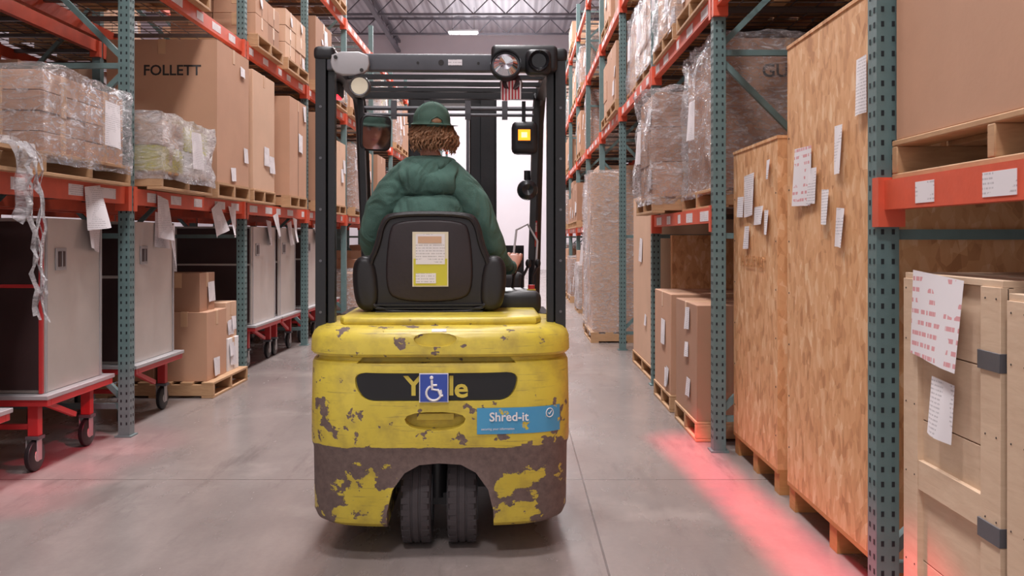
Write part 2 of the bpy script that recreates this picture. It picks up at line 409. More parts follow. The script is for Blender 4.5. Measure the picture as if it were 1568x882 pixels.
def load(x0,x1,y0,y1,z,h,kind='box',side=1,mat=None,txt=None,lab=2,base=True,name=None,nx=2,ny=2,nz=3,amp=None):
    m=M(); mat=mat or random.choice(['card','card2','card3','card'])
    if base: m.pallet(x0,x1,y0,y1,z); z+=.13
    if kind=='box': carton(m,x0+.01,x1-.01,y0+.01,y1-.01,z,z+h,mat,side,txt,lab)
    elif kind in('stack','wrap','wrapw'):
        for a in range(nx):
            for b in range(ny):
                for c in range(nz):
                    X0=x0+.03+(x1-x0-.06)*a/nx;X1=x0+.03+(x1-x0-.06)*(a+1)/nx
                    Y0=y0+.03+(y1-y0-.06)*b/ny;Y1=y0+.03+(y1-y0-.06)*(b+1)/ny
                    g=random.uniform(.002,.012)
                    carton(m,X0+g,X1-g,Y0+g,Y1-g,z+h*c/nz,z+h*(c+1)/nz-.004,random.choice([mat,mat,'card']) if kind!='wrapw' else random.choice(['white','card3','white','yellowlabel']),side,None,lab if random.random()<.4 else 0)
        if kind!='stack':
            m.wrap(x0+.01,x1-.01,y0+.01,y1-.01,z-.05,z+h+.03,'wrap' if kind=='wrap' else 'wrapwhite',amp or (.035 if kind=='wrap' else .04),20 if y0<9 else 12)
    elif kind=='boxwrap':
        carton(m,x0+.04,x1-.04,y0+.04,y1-.04,z,z+h,mat,side,txt,lab); m.wrap(x0+.02,x1-.02,y0+.02,y1-.02,z-.03,z+h+.03,'wrap',amp or .05,20 if y0<9 else 12)
    fx=x1 if side>0 else x0
    if kind in('wrap','wrapw','boxwrap'):
        m.sheet((fx,(y0+y1)/2+random.uniform(-.2,.2),z+h*.5),'x',.2,.27,'paper',random.uniform(-.1,.1),.02,side,off=.05)
    nm=name or {'box':'cardboard_box_on_pallet','stack':'stacked_carton_load','wrap':'shrink_wrapped_load','wrapw':'shrink_wrapped_load','boxwrap':'shrink_wrapped_box'}[kind]
    m.obj(nm,bevel=.004 if y0<9 else 0)
# left level 1
e=M(); e.pallet(-3.5,-2.5,3.6,4.62,1.65)
for k in range(6):
    pts=[(-2.46+random.uniform(-.02,.03),4.52+random.uniform(-.06,.08),1.80)]
    for q in range(14): p=pts[-1]; pts.append((-2.43+random.uniform(-.015,.02)+k*.004,p[1]+random.uniform(-.015,.03),p[2]-random.uniform(.04,.085)))
    e.tube(pts,[.011*random.uniform(.4,1.2) for _ in pts],'wrapwhite',5,sq=(1.6,.4))
e.wrap(-3.45,-2.52,3.65,4.58,1.79,1.82,'wrapwhite',.03,10)
vs=[];fs=[]
for a in range(9):
    for b in range(12):
        u=a/8;v=b/11; vs.append((-2.49+.05*math.sin(v*2.2)+.02*math.sin(u*9+v*4),4.40+.26*u*(1-.55*v)+.02*math.sin(v*9),1.80-.42*v*(1-.3*abs(u-.4))))
for a in range(8):
    for b in range(11): i_=a*12+b; fs.append((i_,i_+1,i_+13,i_+12))
e.add(vs,fs,'wrapwhite')
e.obj('empty_pallet_with_plastic_wrap')
load(-3.5,-2.5,4.77,5.86,1.65,.44,'wrap',lab=0,mat='card2',nz=4,nx=2,ny=2)
load(-3.3,-2.42,6.16,7.2,1.65,.36,'wrapw',nz=2,amp=.05)
load(-3.38,-2.45,7.42,8.32,1.65,1.17,'box',mat='card',txt=('FOLLETT',-2.83),lab=3)
load(-3.4,-2.47,8.5,9.28,1.65,1.13,'box',mat='card3')
load(-3.35,-2.45,9.8,10.6,1.65,1.08,'box',mat='card')
load(-3.35,-2.45,11.2,12.2,1.65,1.1,'box',mat='card2')
load(-3.4,-2.5,12.4,13.3,1.65,.9,'box',mat='card3')
load(-3.35,-2.5,2.2,3.3,1.65,.9,'box')
# left level 2
load(-3.4,-2.5,8.75,9.7,3.17,.42,'stack',nz=2); load(-3.45,-2.5,9.9,10.9,3.17,.55,'stack',nz=3)
load(-3.45,-2.5,6.3,7.4,3.17,.7,'stack'); load(-3.45,-2.5,3.7,4.8,3.17,.7,'stack')
load(-3.45,-2.5,11.3,12.3,3.17,.8,'box'); load(-3.45,-2.5,12.4,13.4,3.17,.6,'wrap')
def fill(side,x0,x1,ys,levels,start,end,p=.85,floor=False,hmax=1.05,hmin=.45):
    for i in range(len(ys)-1):
        if ys[i]<start or ys[i]>end: continue
        for lv in levels:
            for q in range(2):
                if random.random()>p: continue
                a=ys[i]+.1+q*1.19; b=a+random.uniform(.9,1.1); k=random.choice(['box','box','stack','wrap','boxwrap','wrapw'])
                d=random.uniform(-.05,.08)
                load(x0+(-d if side<0 else 0),x1+(d if side>0 else 0),a,b,lv,random.uniform(hmin,hmax),k,side,nx=1 if ys[i]>12 else 2,ny=2,nz=2 if ys[i]>12 else 3)
fill(1,-3.5,-2.5,YL,[4.6],3,30,.4,hmax=.4,hmin=.2)
fill(1,-3.5,-2.5,YL,[1.65,3.17],13.5,30,.9)
fill(1,-3.5,-2.5,YL,[0.0],13.5,30,.9,hmax=1.2)
fill(-1,1.25,2.2,YR,[4.1],3,30,.85,hmax=.8)
fill(-1,1.25,2.2,YR,[5.4],3,30,.6,hmax=.5,hmin=.2)
fill(-1,1.25,2.2,YR,[2.83],8,30,.9,hmax=.9)
fill(-1,1.2,2.2,YR,[1.51],13,30,.9)
fill(-1,1.15,2.2,YR,[0.],13,30,.95,hmax=1.1)
fill(1,-4.85,-4.0,YL[:9],[0,1.65,3.17],.5,20,.85,hmax=1.2)
fill(-1,2.68,3.55,YR[:9],[0,1.51,2.83],.5,20,.8)
# right level 2 near
load(1.2,2.2,5.75,6.75,2.83,.5,'stack',-1,nz=2); load(1.2,2.2,6.9,7.9,2.83,.75,'boxwrap',-1)
load(1.3,2.2,3.3,4.5,2.83,.8,'box',-1)
# right specific
load(1.25,2.25,1.75,3.0,1.51,1.15,'box',-1,mat='card',lab=0)
load(1.27,2.27,5.8,6.9,1.51,.97,'boxwrap',-1,mat='card2',txt=('GUARD',1.80))
load(1.06,2.1,7.02,7.95,1.51,.82,'wrap',-1,mat='card2',amp=.07)
load(1.16,2.1,5.82,6.6,0,.75,'box',-1,mat='card2',lab=3); load(1.16,2.1,6.8,7.6,0,.76,'box',-1,mat='card',lab=3)
load(1.24,2.2,8.2,9.6,0,1.6,'box',-1,mat='card3',lab=2)
load(.94,1.95,11.3,12.4,0,2.0,'boxwrap',-1,mat='card3',lab=4)
load(.98,1.95,12.6,13.2,0,1.9,'boxwrap',-1,mat='card',lab=4)
ob=M(); ob.box(1.36,2.25,7.85,7.90,0,1.34,'osb'); ob.box(1.36,1.42,7.90,7.95,0,1.34,'wood'); ob.box(2.19,2.25,7.90,7.95,0,1.34,'wood'); ob.obj('osb_panel')
def crate(x0,x1,y0,y1,h,name='osb_crate'):
    m=M(); t=.012
    for y in (y0,(y0+y1)/2-.045,y1-.09): m.box(x0+.01,x1-.01,y,y+.09,0,.11,'plyedge')
    m.box(x0,x1,y0,y1,.11,.13,'plyedge')
    m.box(x0+t,x1-t,y0+t,y1-t,.13,h-.02,'osb')
    m.box(x0,x0+t,y0+t,y1-t,.13,h,'osb'); m.box(x1-t,x1,y0+t,y1-t,.13,h,'osb')
    m.box(x0,x1,y0,y0+t,.13,h,'osb'); m.box(x0,x1,y1-t,y1,.13,h,'osb')
    m.box(x0-.004,x1+.004,y0-.004,y1+.004,h-.012,h+.004,'osb')
    for z in [ .3+i*.25 for i in range(int((h-.3)/.25))]:
        for y in (y0+.03,y1-.03): m.ell((x0-.001,y,z),(.002,.005,.005),'inkblack',seg=6)
    return m
m=crate(1.33,2.2,3.2,4.42,2.25)
for (y,z,w,h,mm) in ((4.16,1.60,.24,.27,'paperred'),(4.02,1.55,.10,.16,'paper'),(3.86,1.45,.09,.15,'paper'),(3.68,1.36,.09,.16,'paper'),(3.70,1.68,.09,.2,'paper'),(3.45,1.9,.1,.22,'paper')):
    m.sheet((1.326,y,z),'x',w,h,mm,random.uniform(-.08,.08),.012,-1)
m.obj('osb_crate',bevel=.003)
m=crate(1.34,2.2,4.62,5.55,1.84)
for (y,z,w,h,mm) in ((5.15,1.56,.22,.24,'paper'),(5.35,1.5,.14,.12,'paper'),(4.95,1.44,.18,.10,'paper'),(4.8,1.4,.08,.13,'paper'),(5.2,1.32,.1,.13,'paper'),(4.76,1.68,.06,.1,'paper')):
    m.sheet((1.336,y,z),'x',w,h,mm,random.uniform(-.08,.08),.012,-1)
m.text('14 GLUE MIST',.09,'plyedge',Matrix.Translation((1.334,5.1,1.18))@Matrix.Rotation(-math.pi/2,4,'Z')@Matrix.Rotation(math.pi/2,4,'X'),.0005)
m.obj('osb_crate',bevel=.003)
# pine crate near right
m=M(); X=1.26
def pine(y0,y1,z0,z1):
    m.box(X+.02,X+.8,y0,y1,z0,z1,'woodpale')
    n=5
    for i in range(n): a=z0+(z1-z0)*i/n; m.box(X+.004,X+.02,y0,y1,a+.002,a+(z1-z0)/n-.002,'woodpale')
    for y in (y0,y1-.10): m.box(X-.014,X+.008,y,y+.10,z0,z1,'woodpale')
    m.box(X-.012,X+.010,y0+.1,y1-.1,.54,.63,'woodpale'); m.box(X-.008,X+.82,y0,y1,z1,z1+.018,'woodpale')
    for z in (.52,.97): m.box(X-.018,X+.01,y0-.002,y0+.11,z,z+.05,'greypaint')
    for z in (z0+.03,.3,.58,.8,1.0,z1-.03):
        for y in (y0+.02,y0+.075,y1-.08,y1-.02): m.ell((X-.0145,y,z),(.002,.003,.003),'inkblack',seg=6)
for y in (1.65,2.0,2.32,2.81): m.box(X,X+.8,y,y+.09,0,.1,'woodpale')
pine(1.65,2.29,.1,1.16); pine(2.32,2.9,.1,1.19)
m.sheet((X-.018,2.66,1.08),'x',.32,.26,'paperred',.06,.02,-1); m.sheet((X-.018,2.62,.82),'x',.14,.17,'paper',.05,.02,-1)
m.sheet((X-.018,2.12,.85),'x',.14,.24,'paper',0,.02,-1)
m.obj('pine_crate',bevel=.003)

# cabinet carts
def cart(x0,x1,y0,y1,open_=False,z=.43,top=1.43):
    m=M()
    t=.04
    for y in (y0-.04,y1): m.box(x0,x1+.05,y,y+t,z-.05,z,'red')
    for x in (x0,x1+.01): m.box(x,x+t,y0,y1,z-.05,z,'red')
    m.box(x0,x1+.058,y0-.055,y1+.055,z-.012,z+.012,'lightgrey')
    for y in (y0+.03,y1-.08):
        for x in (x0+.08,x1-.10):
            m.box(x,x+.06,y,y+.05,.20,z-.05,'red')
            m.box(x-.01,x+.07,y-.01,y+.06,.18,.20,'greypaint')
            for d in (-.012,.05): m.box(x+d,x+d+.008,y,y+.05,.06,.19,'lightgrey')
            m.lathe([(-.02,.02),(-.02,.075),(-.012,.088),(.012,.088),(.02,.075),(.02,.02)],(x+.03,y+.02,.088),(1,0,0),'black',20)
            m.lathe([(-.022,0),(-.022,.035),(.022,.035),(.022,0)],(x+.03,y+.02,.088),(1,0,0),'steel',12)
    m.bar((x1,y0+.05,z-.05),(x1,(y0+y1)/2,.26),.03,.03,'red'); m.bar((x0+.1,y0+.055,.25),(x1-.05,y0+.055,.25),.03,.03,'red')
    z0=z+.014
    m.box(x0+.03,x1,y0+.02,y1,z0,top,'steel'); m.box(x0+.05,x1-.02,y0,y0+.02,z0+.02,top-.02,'cabdark')
    for x in (x0+.03,x1-.02): m.box(x,x+.02,y0-.004,y0+.02,z0,top,'red' if open_ else 'steel')
    m.box(x0+.03,x1,y0-.006,y0+.02,(z0+top)/2+.1,(z0+top)/2+.12,'red' if open_ else 'steel')
    m.box(x1,x1+.006,y0+.03,y0+.05,z0,top,'lightgrey'); m.box(x1,x1+.006,y1-.04,y1-.02,z0,top,'lightgrey')
    m.box(x1,x1+.008,y0+.14,y0+.26,top-.30,top-.17,'lightgrey'); m.box(x1,x1+.012,y0+.16,y0+.24,top-.28,top-.19,'cabdark')
    m.box(x1,x1+.014,y0+.195,y0+.205,top-.28,top-.19,'lightgrey')
    m.sheet((x1,y0+(y1-y0)*random.uniform(.45,.8),top-.06),'x',.2,.26,'paper',random.uniform(-.2,.2),.05,1)
    m.obj('cabinet_on_cart',bevel=.004)
    return m
cart(-3.45,-2.65,5.05,5.78,True); cart(-3.45,-2.65,6.22,7.0)
cart(-3.45,-2.65,9.05,9.95); cart(-3.45,-2.65,10.1,10.85); cart(-3.45,-2.65,11.35,12.2); cart(-3.45,-2.65,12.4,13.25)
cart(-3.45,-2.65,3.7,4.6)
m=M(); m.pallet(-3.45,-2.48,7.4,8.35,0)
carton(m,-2.93,-2.55,7.45,7.95,.13,.70,'card',1,lab=1); carton(m,-2.98,-2.62,7.48,7.85,.70,1.02,'card2',1,lab=1)
carton(m,-3.42,-2.99,7.45,8.2,.13,.8,'card2',1); carton(m,-2.9,-2.55,8.0,8.3,.13,.42,'white',1); carton(m,-2.9,-2.57,8.0,8.3,.42,.74,'card3',1,lab=3)
m.obj('stacked_carton_load',bevel=.004)
# papers hanging on left beam
m=M()
for (y,z,w,h,t) in ((5.45,1.50,.2,.26,.1),(6.5,1.46,.2,.3,-.15),(6.68,1.24,.12,.34,0),(7.7,1.47,.2,.26,.35),(8.1,1.46,.22,.26,-.1),(9.6,1.44,.2,.26,.2),(10.4,1.40,.2,.28,-.1)):
    m.sheet((-2.555,y,z),'x',w,h,'paper',t,.06,1)
m.obj('hanging_paper_tags')

# ---------------------------------------------------------------- FORKLIFT (local coords)
FK=D.objects.new('forklift',None); scn.collection.objects.link(FK); FK.location=(-.32,3.85,0); FK.rotation_euler=(0,0,math.radians(2.2))
W=.55;YC=.17;DP=.35
prof=[(.13,.05),(.15,.02),(.18,.008),(.44,.004),(.458,-.002),(.47,-.004),(.60,-.004),(.795,0),(.808,.006),(.815,.022),(.828,.022),(.834,.002),(.845,-.006),(.90,-.004),(.925,.006),(.940,.022),(.950,.05),(.955,.10)]
def inset(z):
    for (a,i),(b,k) in zip(prof,prof[1:]):
        if a<=z<=b: return i+(k-i)*(z-a)/(b-a)
    return 0
def rear(x,z):
    i=inset(z); t=min(.9999,abs(x/(W-i))); return YC-(DP-i)*(1-t**4)**.25
def ring(i):
    out=[(-(W-i),.5)]
    for k in range(49):
        t=math.radians(-90+180*k/48); sx=math.copysign(abs(math.sin(t))**.5,t); out.append(((W-i)*sx,YC-(DP-i)*abs(math.cos(t))**.5))
    out.append(((W-i),.5)); return out
cw=M(); vs=[];fs=[]
for z,i in prof: vs+=[(x,y,z) for x,y in ring(i)]
n=51
for a in range(len(prof)-1):
    for k in range(n): fs.append((a*n+k,a*n+(k+1)%n,(a+1)*n+(k+1)%n,(a+1)*n+k))
fs.append(tuple(range(n))[::-1]); fs.append(tuple(range((len(prof)-1)*n,len(prof)*n)))
cw.add(vs,fs,'yellowworn')
cwo=cw.obj('counterweight_tmp',center=False)
def cutter(poly,y0,y1):
    q=M(); q.prism(poly,y0,y1,'yellowworn'); return q.obj('cut',center=False)
arch=[(-.215,.0),(-.212,.20),(-.19,.29),(-.14,.36),(-.08,.393),(0,.40),(.09,.393),(.15,.36),(.20,.29),(.222,.20),(.226,.0)]
logo=chaikin([(-.34,.772),(-.34,.71),(-.30,.655),(-.22,.652),(.20,.652),(.28,.655),(.32,.71),(.32,.772),(.2,.768),(-.22,.768)],2)
hand=chaikin([(-.15,.61),(-.12,.535),(.09,.535),(.12,.61)],2)
lid=chaikin([(-.11,.93),(-.09,.875),(.06,.875),(.08,.93)],2)
gap=[(-.335,.806),(-.31,.830),(.29,.830),(.315,.806)]
cs=[cutter(arch,-.5,.46),cutter(logo,-.5,-.152),cutter(hand,-.5,-.125),cutter(lid,-.5,-.168),cutter(gap,-.5,-.11)]
for q in cs:
    b=cwo.modifiers.new('b','BOOLEAN'); b.operation='DIFFERENCE'; b.object=q; b.solver='EXACT'
bpy.context.view_layer.update()
me=D.meshes.new_from_object(cwo.evaluated_get(bpy.context.evaluated_depsgraph_get()))
for q in cs+[cwo]: D.objects.remove(q)
cw=M(); cw.mesh(me,'yellowworn')
cw.obj('counterweight',parent=FK,center=False,ang=30)
def patch(m,x0,x1,z0,z1,off,mat,nx=14,nz=4):
    vs=[];fs=[]
    for j in range(nz+1):
        for i in range(nx+1):
            x=x0+(x1-x0)*i/nx; z=z0+(z1-z0)*j/nz; vs.append((x,rear(x,z)-off,z))
    for j in range(nz):
        for i in range(nx): a=j*(nx+1)+i; fs.append((a,a+1,a+nx+2,a+nx+1))
    m.add(vs,fs,mat)
RX=Matrix.Rotation(math.pi/2,4,'X')
d=M()
sc=lambda P,k:[((x+.01)*k-.01,(z-.71)*k+.71) for x,z in P]
d.prism(sc(logo,.985),-.160,-.150,'blackgloss')
for ch_,x_,z_ in (('Y',-.104,.710),('l',.050,.710),('e',.090,.701)):
    d.text(ch_,.112,'yellowplain',Matrix.Translation((x_,-.1625,z_))@RX,.0015,.0022,1.1)
d.box(-.075,.035,-.195,-.186,.655,.765,'blue'); d.box(-.079,.039,-.190,-.185,.651,.769,'white')
wy=-.1965
ar=[(-.02+.030*math.cos(math.radians(a)),wy,.690+.030*math.sin(math.radians(a))) for a in range(115,390,18)]
d.tube(ar,.005,'white',6)
d.tube([(-.028,wy,.742),(-.026,wy,.705),(-.002,wy,.702),(.008,wy,.678),(.018,wy,.680)],.0055,'white',6); d.tube([(-.028,wy,.722),(-.006,wy,.722)],.0045,'white',6)
d.ell((-.029,wy,.752),(.008,.003,.008),'white',seg=10)
patch(d,.155,.500,.519,.626,.003,'cyan',24); 
ty=rear(.27,.58)-.0045
d.text('Shred-it',.050,'white',Matrix.Translation((.285,ty-.003,.588))@Matrix.Rotation(.06,4,'Z')@RX,.0008,.0008)
d.text('securing your information',.013,'white',Matrix.Translation((.24,ty-.002,.540))@Matrix.Rotation(.06,4,'Z')@RX,.0005)
xx=.455; T=Matrix.Translation((xx,rear(xx,.6)-.006,.597))@Matrix.Rotation(.55,4,'Z')
d.tube([T@Vector((.018*math.cos(a*.35),0,.018*math.sin(a*.35))) for a in range(19)],.002,'white',6)
d.tube([T@Vector(p) for p in ((-.008,0,.0),(-.002,0,-.006),(.01,0,.008))],.002,'white',6)
patch(d,-.03,.03,.935,.945,.002,'paper',6)
d.prism(chaikin([(-.13,.605),(-.115,.545),(.085,.545),(.10,.605)],1),-.128,-.122,'yellowworn')
d.box(-.09,.06,-.16,-.125,.575,.60,'yellowworn')
d.obj('decals',parent=FK,center=False)
# hood, chassis
h=M()
h.prism([(x*.86,y) for x,y in [(-.5,.02),(-.47,-.05),(-.3,-.08),(.3,-.08),(.47,-.05),(.5,.02),(.5,.5),(-.5,.5)]],.95,.985,'yellowworn','xy',.015)
h.obj('hood',parent=FK,center=False)
ch=M()
ch.rbox(-.53,.53,.47,1.45,.12,.52,'black',.03); ch.rbox(-.50,.50,.47,.85,.5,.93,'black',.03); ch.box(-.42,.42,.2,.5,.2,.9,'black')
ch.box(-.5,.5,.47,.9,.93,.955,'black')
ch.rbox(-.42,.42,1.30,1.45,.5,1.12,'black',.04); ch.box(-.3,.3,.1,.25,.4,.45,'black')
ch.cyl((-.02,.08,.42),(-.02,.08,.2),.05,'black',16); ch.box(-.15,.15,.04,.12,.17,.22,'black')
ch.rbox(.14,.46,.45,.85,.955,1.06,'black',.03); 
ch.obj('chassis',parent=FK,center=False)
wl=M()
def wheel(m,x,y,r,w,rim='cream'):
    h=w/2; m.lathe([(-h,.05),(-h,r*.62),(-h,r*.9),(-h*.8,r*.985),(-h*.35,r),(-h*.3,r*.975),(-h*.22,r*.975),(-h*.17,r),(h*.17,r),(h*.22,r*.975),(h*.3,r*.975),(h*.35,r),(h*.8,r*.985),(h,r*.9),(h,r*.62),(h,.05)],(x,y,r),(1,0,0),'rubber',48)
    m.lathe([(-h-.004,0),(-h-.004,r*.55),(h+.004,r*.55),(h+.004,0)],(x,y,r),(1,0,0),'greypaint',24)
    for k in range(26):
        T=Matrix.Translation((x,y,r))@Matrix.Rotation(2*math.pi*k/26,4,'X')
        m.box(-h*.92,-h*.42,-.012,.012,r*.9,r*1.0,'rubber',T); m.box(h*.42,h*.92,-.012,.012,r*.9,r*1.0,'rubber',T)
wheel(wl,-.102,.09,.205,.125); wheel(wl,.092,.09,.205,.125); wheel(wl,-.46,1.25,.235,.16); wheel(wl,.46,1.25,.235,.16)
wl.obj('wheels',parent=FK,center=False)
# overhead guard
g=M()
for s in (-1,1):
    g.box(s*.515-.022,s*.515+.022,.03,.12,.86,2.115,'black'); g.box(s*.472-.014,s*.472+.014,.05,.10,.9,2.05,'black')
    g.box(s*.495-.03,s*.495+.03,.105,.118,.86,2.08,'black')
    g.rbox(s*.50-.045,s*.50+.045,.02,.14,2.08,2.14,'black',.02)
    for z in [1.0+.22*i for i in range(5)]: g.cyl((s*.515,.028,z),(s*.515,.034,z),.006,'greypaint',8)
    g.bar((s*.49,.1,2.09),(s*.49,1.05,2.09),.05,.06,'black')
    g.tube([(s*.49,1.0,2.09),(s*.49,1.08,2.06),(s*.485,1.14,1.95),(s*.48,1.42,.95),(s*.48,1.44,.5)],.034,'black',10)
    g.bar((s*.47,.98,2.05),(s*.44,.98,1.2),.05,.03,'black')
g.rbox(-.49,.49,.03,.075,2.035,2.11,'guardgrey',.008)
for y in (.30,.50,.70,.88): g.box(-.47,.47,y,y+.035,2.085,2.105,'black')
g.box(-.48,.48,1.03,1.07,2.07,2.12,'black')
g.cyl((-.47,1.05,2.02),(.47,1.05,2.02),.012,'greypaint',10); g.cyl((-.47,1.05,1.985),(.47,1.05,1.985),.009,'greypaint',10)
for x in (-.3,-.12,.1,.3): g.box(x-.015,x+.015,1.03,1.06,1.96,2.06,'greypaint')
g.cyl((0.0,.028,2.072),(0,.034,2.072),.012,'inkblack',12); g.cyl((-.1,.028,2.07),(-.1,.034,2.07),.006,'inkblack',8); g.cyl((.16,.028,2.07),(.16,.034,2.07),.006,'inkblack',8)
g.box(.03,.09,.027,.031,2.06,2.085,'paper')
g.obj('overhead_guard',parent=FK,center=False)
# accessories
a=M()
a.prism(chaikin([(-.46,2.11),(-.31,2.11),(-.30,2.04),(-.34,2.01),(-.44,2.01),(-.47,2.05)],1),-.005,.025,'lightgrey','xz',.006)
a.cyl((-.445,-.012,2.085),(-.445,-.004,2.085),.008,'inkblack',8); a.cyl((-.335,-.012,2.03),(-.335,-.004,2.03),.008,'inkblack',8)
a.lathe([(0,0),(0,.036),(.03,.040),(.05,.02)],(-.345,.0,1.965),(0,1,0),'cream',20); a.lathe([(.004,.034),(-.006,.042),(.03,.046)],(-.345,0,1.965),(0,1,0),'greypaint',20)
a.rbox(.215,.50,-.01,.06,2.03,2.145,'black',.02); a.rbox(.36,.47,-.05,.03,2.01,2.12,'black',.025)
a.lathe([(-.005,0),(-.005,.03),(-.02,.042),(.02,.046),(.05,.03)],(.415,-.06,2.065),(0,1,0),'blackgloss',20)
a.lathe([(0,.0),(-.012,.03),(0,.058),(.03,.062),(.10,.03),(.11,0)],(.275,-.075,2.045),(0,1,-.25),'greypaint',24)
a.lathe([(-.004,0),(-.018,.03),(-.002,.054)],(.275,-.079,2.046),(0,1,-.25),'chrome',24)
a.lathe([(.004,.056),(-.012,.064),(.02,.066)],(.275,-.077,2.046),(0,1,-.25),'black',24)
a.lathe([(-.01,0),(-.01,.04),(.03,.05),(.05,.0)],(.30,-.04,1.98),(0,1,-.3),'cabdark',20)
vs=[];fs=[]
for i in range(7):
    for k in range(7): vs.append((.255+.085*i/6,-.055+.01*math.sin(i*1.6)-.004*k/6,1.98-.08*k/6-.004*math.sin(i)))
for i in range(6):
    for k in range(6): fs.append((i*7+k,i*7+k+1,(i+1)*7+k+1,(i+1)*7+k))
a.add(vs,fs,'flag')
a.rbox(.335,.475,.93,1.03,1.765,1.94,'black',.03); a.box(.362,.438,.921,.932,1.825,1.90,'blackgloss'); a.box(.368,.432,.915,.922,1.835,1.892,'orangelamp'); a.box(.385,.415,.913,.916,1.85,1.877,'lampcore')
a.bar((.40,.98,1.94),(.40,.98,2.05),.02,.02,'black')
a.lathe([(0,0),(-.01,.03),(0,.052),(.03,.056),(.06,.03)],(.42,.95,1.575),(0,1,0),'blackgloss',24); a.cyl((.42,1.0,1.6),(.42,1.0,1.68),.018,'black',10)
a.box(.452,.474,1.0,1.01,1.27,1.41,'red'); a.box(.455,.471,.996,1.0,1.35,1.40,'paper'); a.box(.455,.471,.996,1.0,1.28,1.33,'rackorange')
for s in (-1,1):
    a.rbox(s*.53-.03,s*.53+.03,.45,.60,2.0,2.06,'black',.01); a.box(s*.53-.02,s*.53+.02,.46,.59,1.993,2.0,'redlens')
a.tube([(.33,.75,1.0),(.345,.9,1.25),(.36,.95,1.36),(.42,.95,1.39),(.47,.92,1.3),(.46,.9,1.15)],.006,'lightgrey',8)
for x,yy in ((.33,.78),(.38,.80),(.43,.82)):
    a.tube([(x,yy,1.03),(x+.01,yy+.02,1.12),(x+.035,yy+.02,1.17)],.007,'black',8); a.ell((x+.037,yy+.02,1.185),(.016,.016,.024),'black',seg=12)
a.cyl((.42,.60,1.06),(.42,.60,1.085),.017,'red',14); a.cyl((.42,.60,1.02),(.42,.60,1.065),.022,'yellowplain',14)
a.tube([(0.02,1.32,1.05),(-.02,1.08,1.22)],.025,'black',12)
RW=Matrix.Translation((-.03,1.06,1.23))@Matrix.Rotation(-.5,4,'X')
a.tube([RW@Vector((.16*math.cos(t*.2618),.16*math.sin(t*.2618),0)) for t in range(25)],.013,'black',8)
for t in (.5,2.6,4.7): a.bar(RW@Vector((0,0,0)),RW@Vector((.16*math.cos(t),.16*math.sin(t),0)),.02,.012,'black')
a.obj('lamps_and_controls',parent=FK,center=False)
# mirror
cam=Vector((0,0,1.32)); FM=Matrix.Translation((-.32,3.85,0))@Matrix.Rotation(math.radians(2.2),4,'Z')
mp=Vector((-.385,.97,1.875)); face=Vector((-.09,.64,1.83)); cl=FM.inverted()@cam
nn=((cl-mp).normalized()+(face-mp).normalized()).normalized(); q=nn.to_track_quat('Z','Y').to_matrix().to_4x4()
mr=M(); T=Matrix.Translation(mp)@q
bmx=rrect(-.075,.075,-.085,.085,.03)
mr.prism(rrect(-.085,.085,-.095,.095,.035),-.03,-.004,'black','xy',.008,T=T)
vs=[(x,y,0) for x,y in bmx]; mr.add(vs,[tuple(range(len(vs)))],'chrome',T)
mr.bar(mp-nn*.03,(-.47,1.02,1.95),.02,.02,'black')
mr.obj('rear_view_mirror',parent=FK,center=False)
# mast
ms=M()
for s in (-1,1):
    for (x0,x1,y0,y1,ty) in ((.25,.265,1.58,1.74,2.21),(.17,.265,1.58,1.598,2.21),(.17,.265,1.722,1.74,2.21),(.165,.18,1.60,1.72,2.18),(.11,.18,1.60,1.615,2.18)):
        a0,a1=sorted((s*x0,s*x1)); ms.box(a0,a1,y0,y1,.12,ty,'black')
    ms.cyl((s*.13,1.66,.3),(s*.13,1.66,2.1),.03,'blackgloss',16); ms.tube([(s*.09,1.62,.5),(s*.09,1.62,2.1),(s*.09,1.66,2.16),(s*.09,1.70,2.1),(s*.09,1.70,.6)],.01,'greypaint',6)
    ms.box(s*.28-.06,s*.28+.06,1.86,1.90,.06,.55,'black'); ms.box(s*.28-.05,s*.28+.05,1.88,2.95,.05,.09,'greypaint')
    ms.box(s*.42-.02,s*.42+.02,1.80,1.83,.3,1.25,'black')
ms.box(-.265,.265,1.60,1.72,2.13,2.20,'black'); ms.box(-.265,.265,1.72,1.75,1.2,1.28,'black'); ms.box(-.265,.265,1.58,1.62,.3,.5,'black')
ms.box(-.44,.44,1.78,1.84,.45,.55,'black'); ms.box(-.44,.44,1.78,1.84,.12,.22,'black'); ms.box(-.44,.44,1.80,1.83,1.22,1.27,'black')
for x in (-.25,-.08,.08,.25): ms.box(x-.01,x+.01,1.80,1.82,.5,1.25,'black')
ms.obj('mast',parent=FK,center=False)
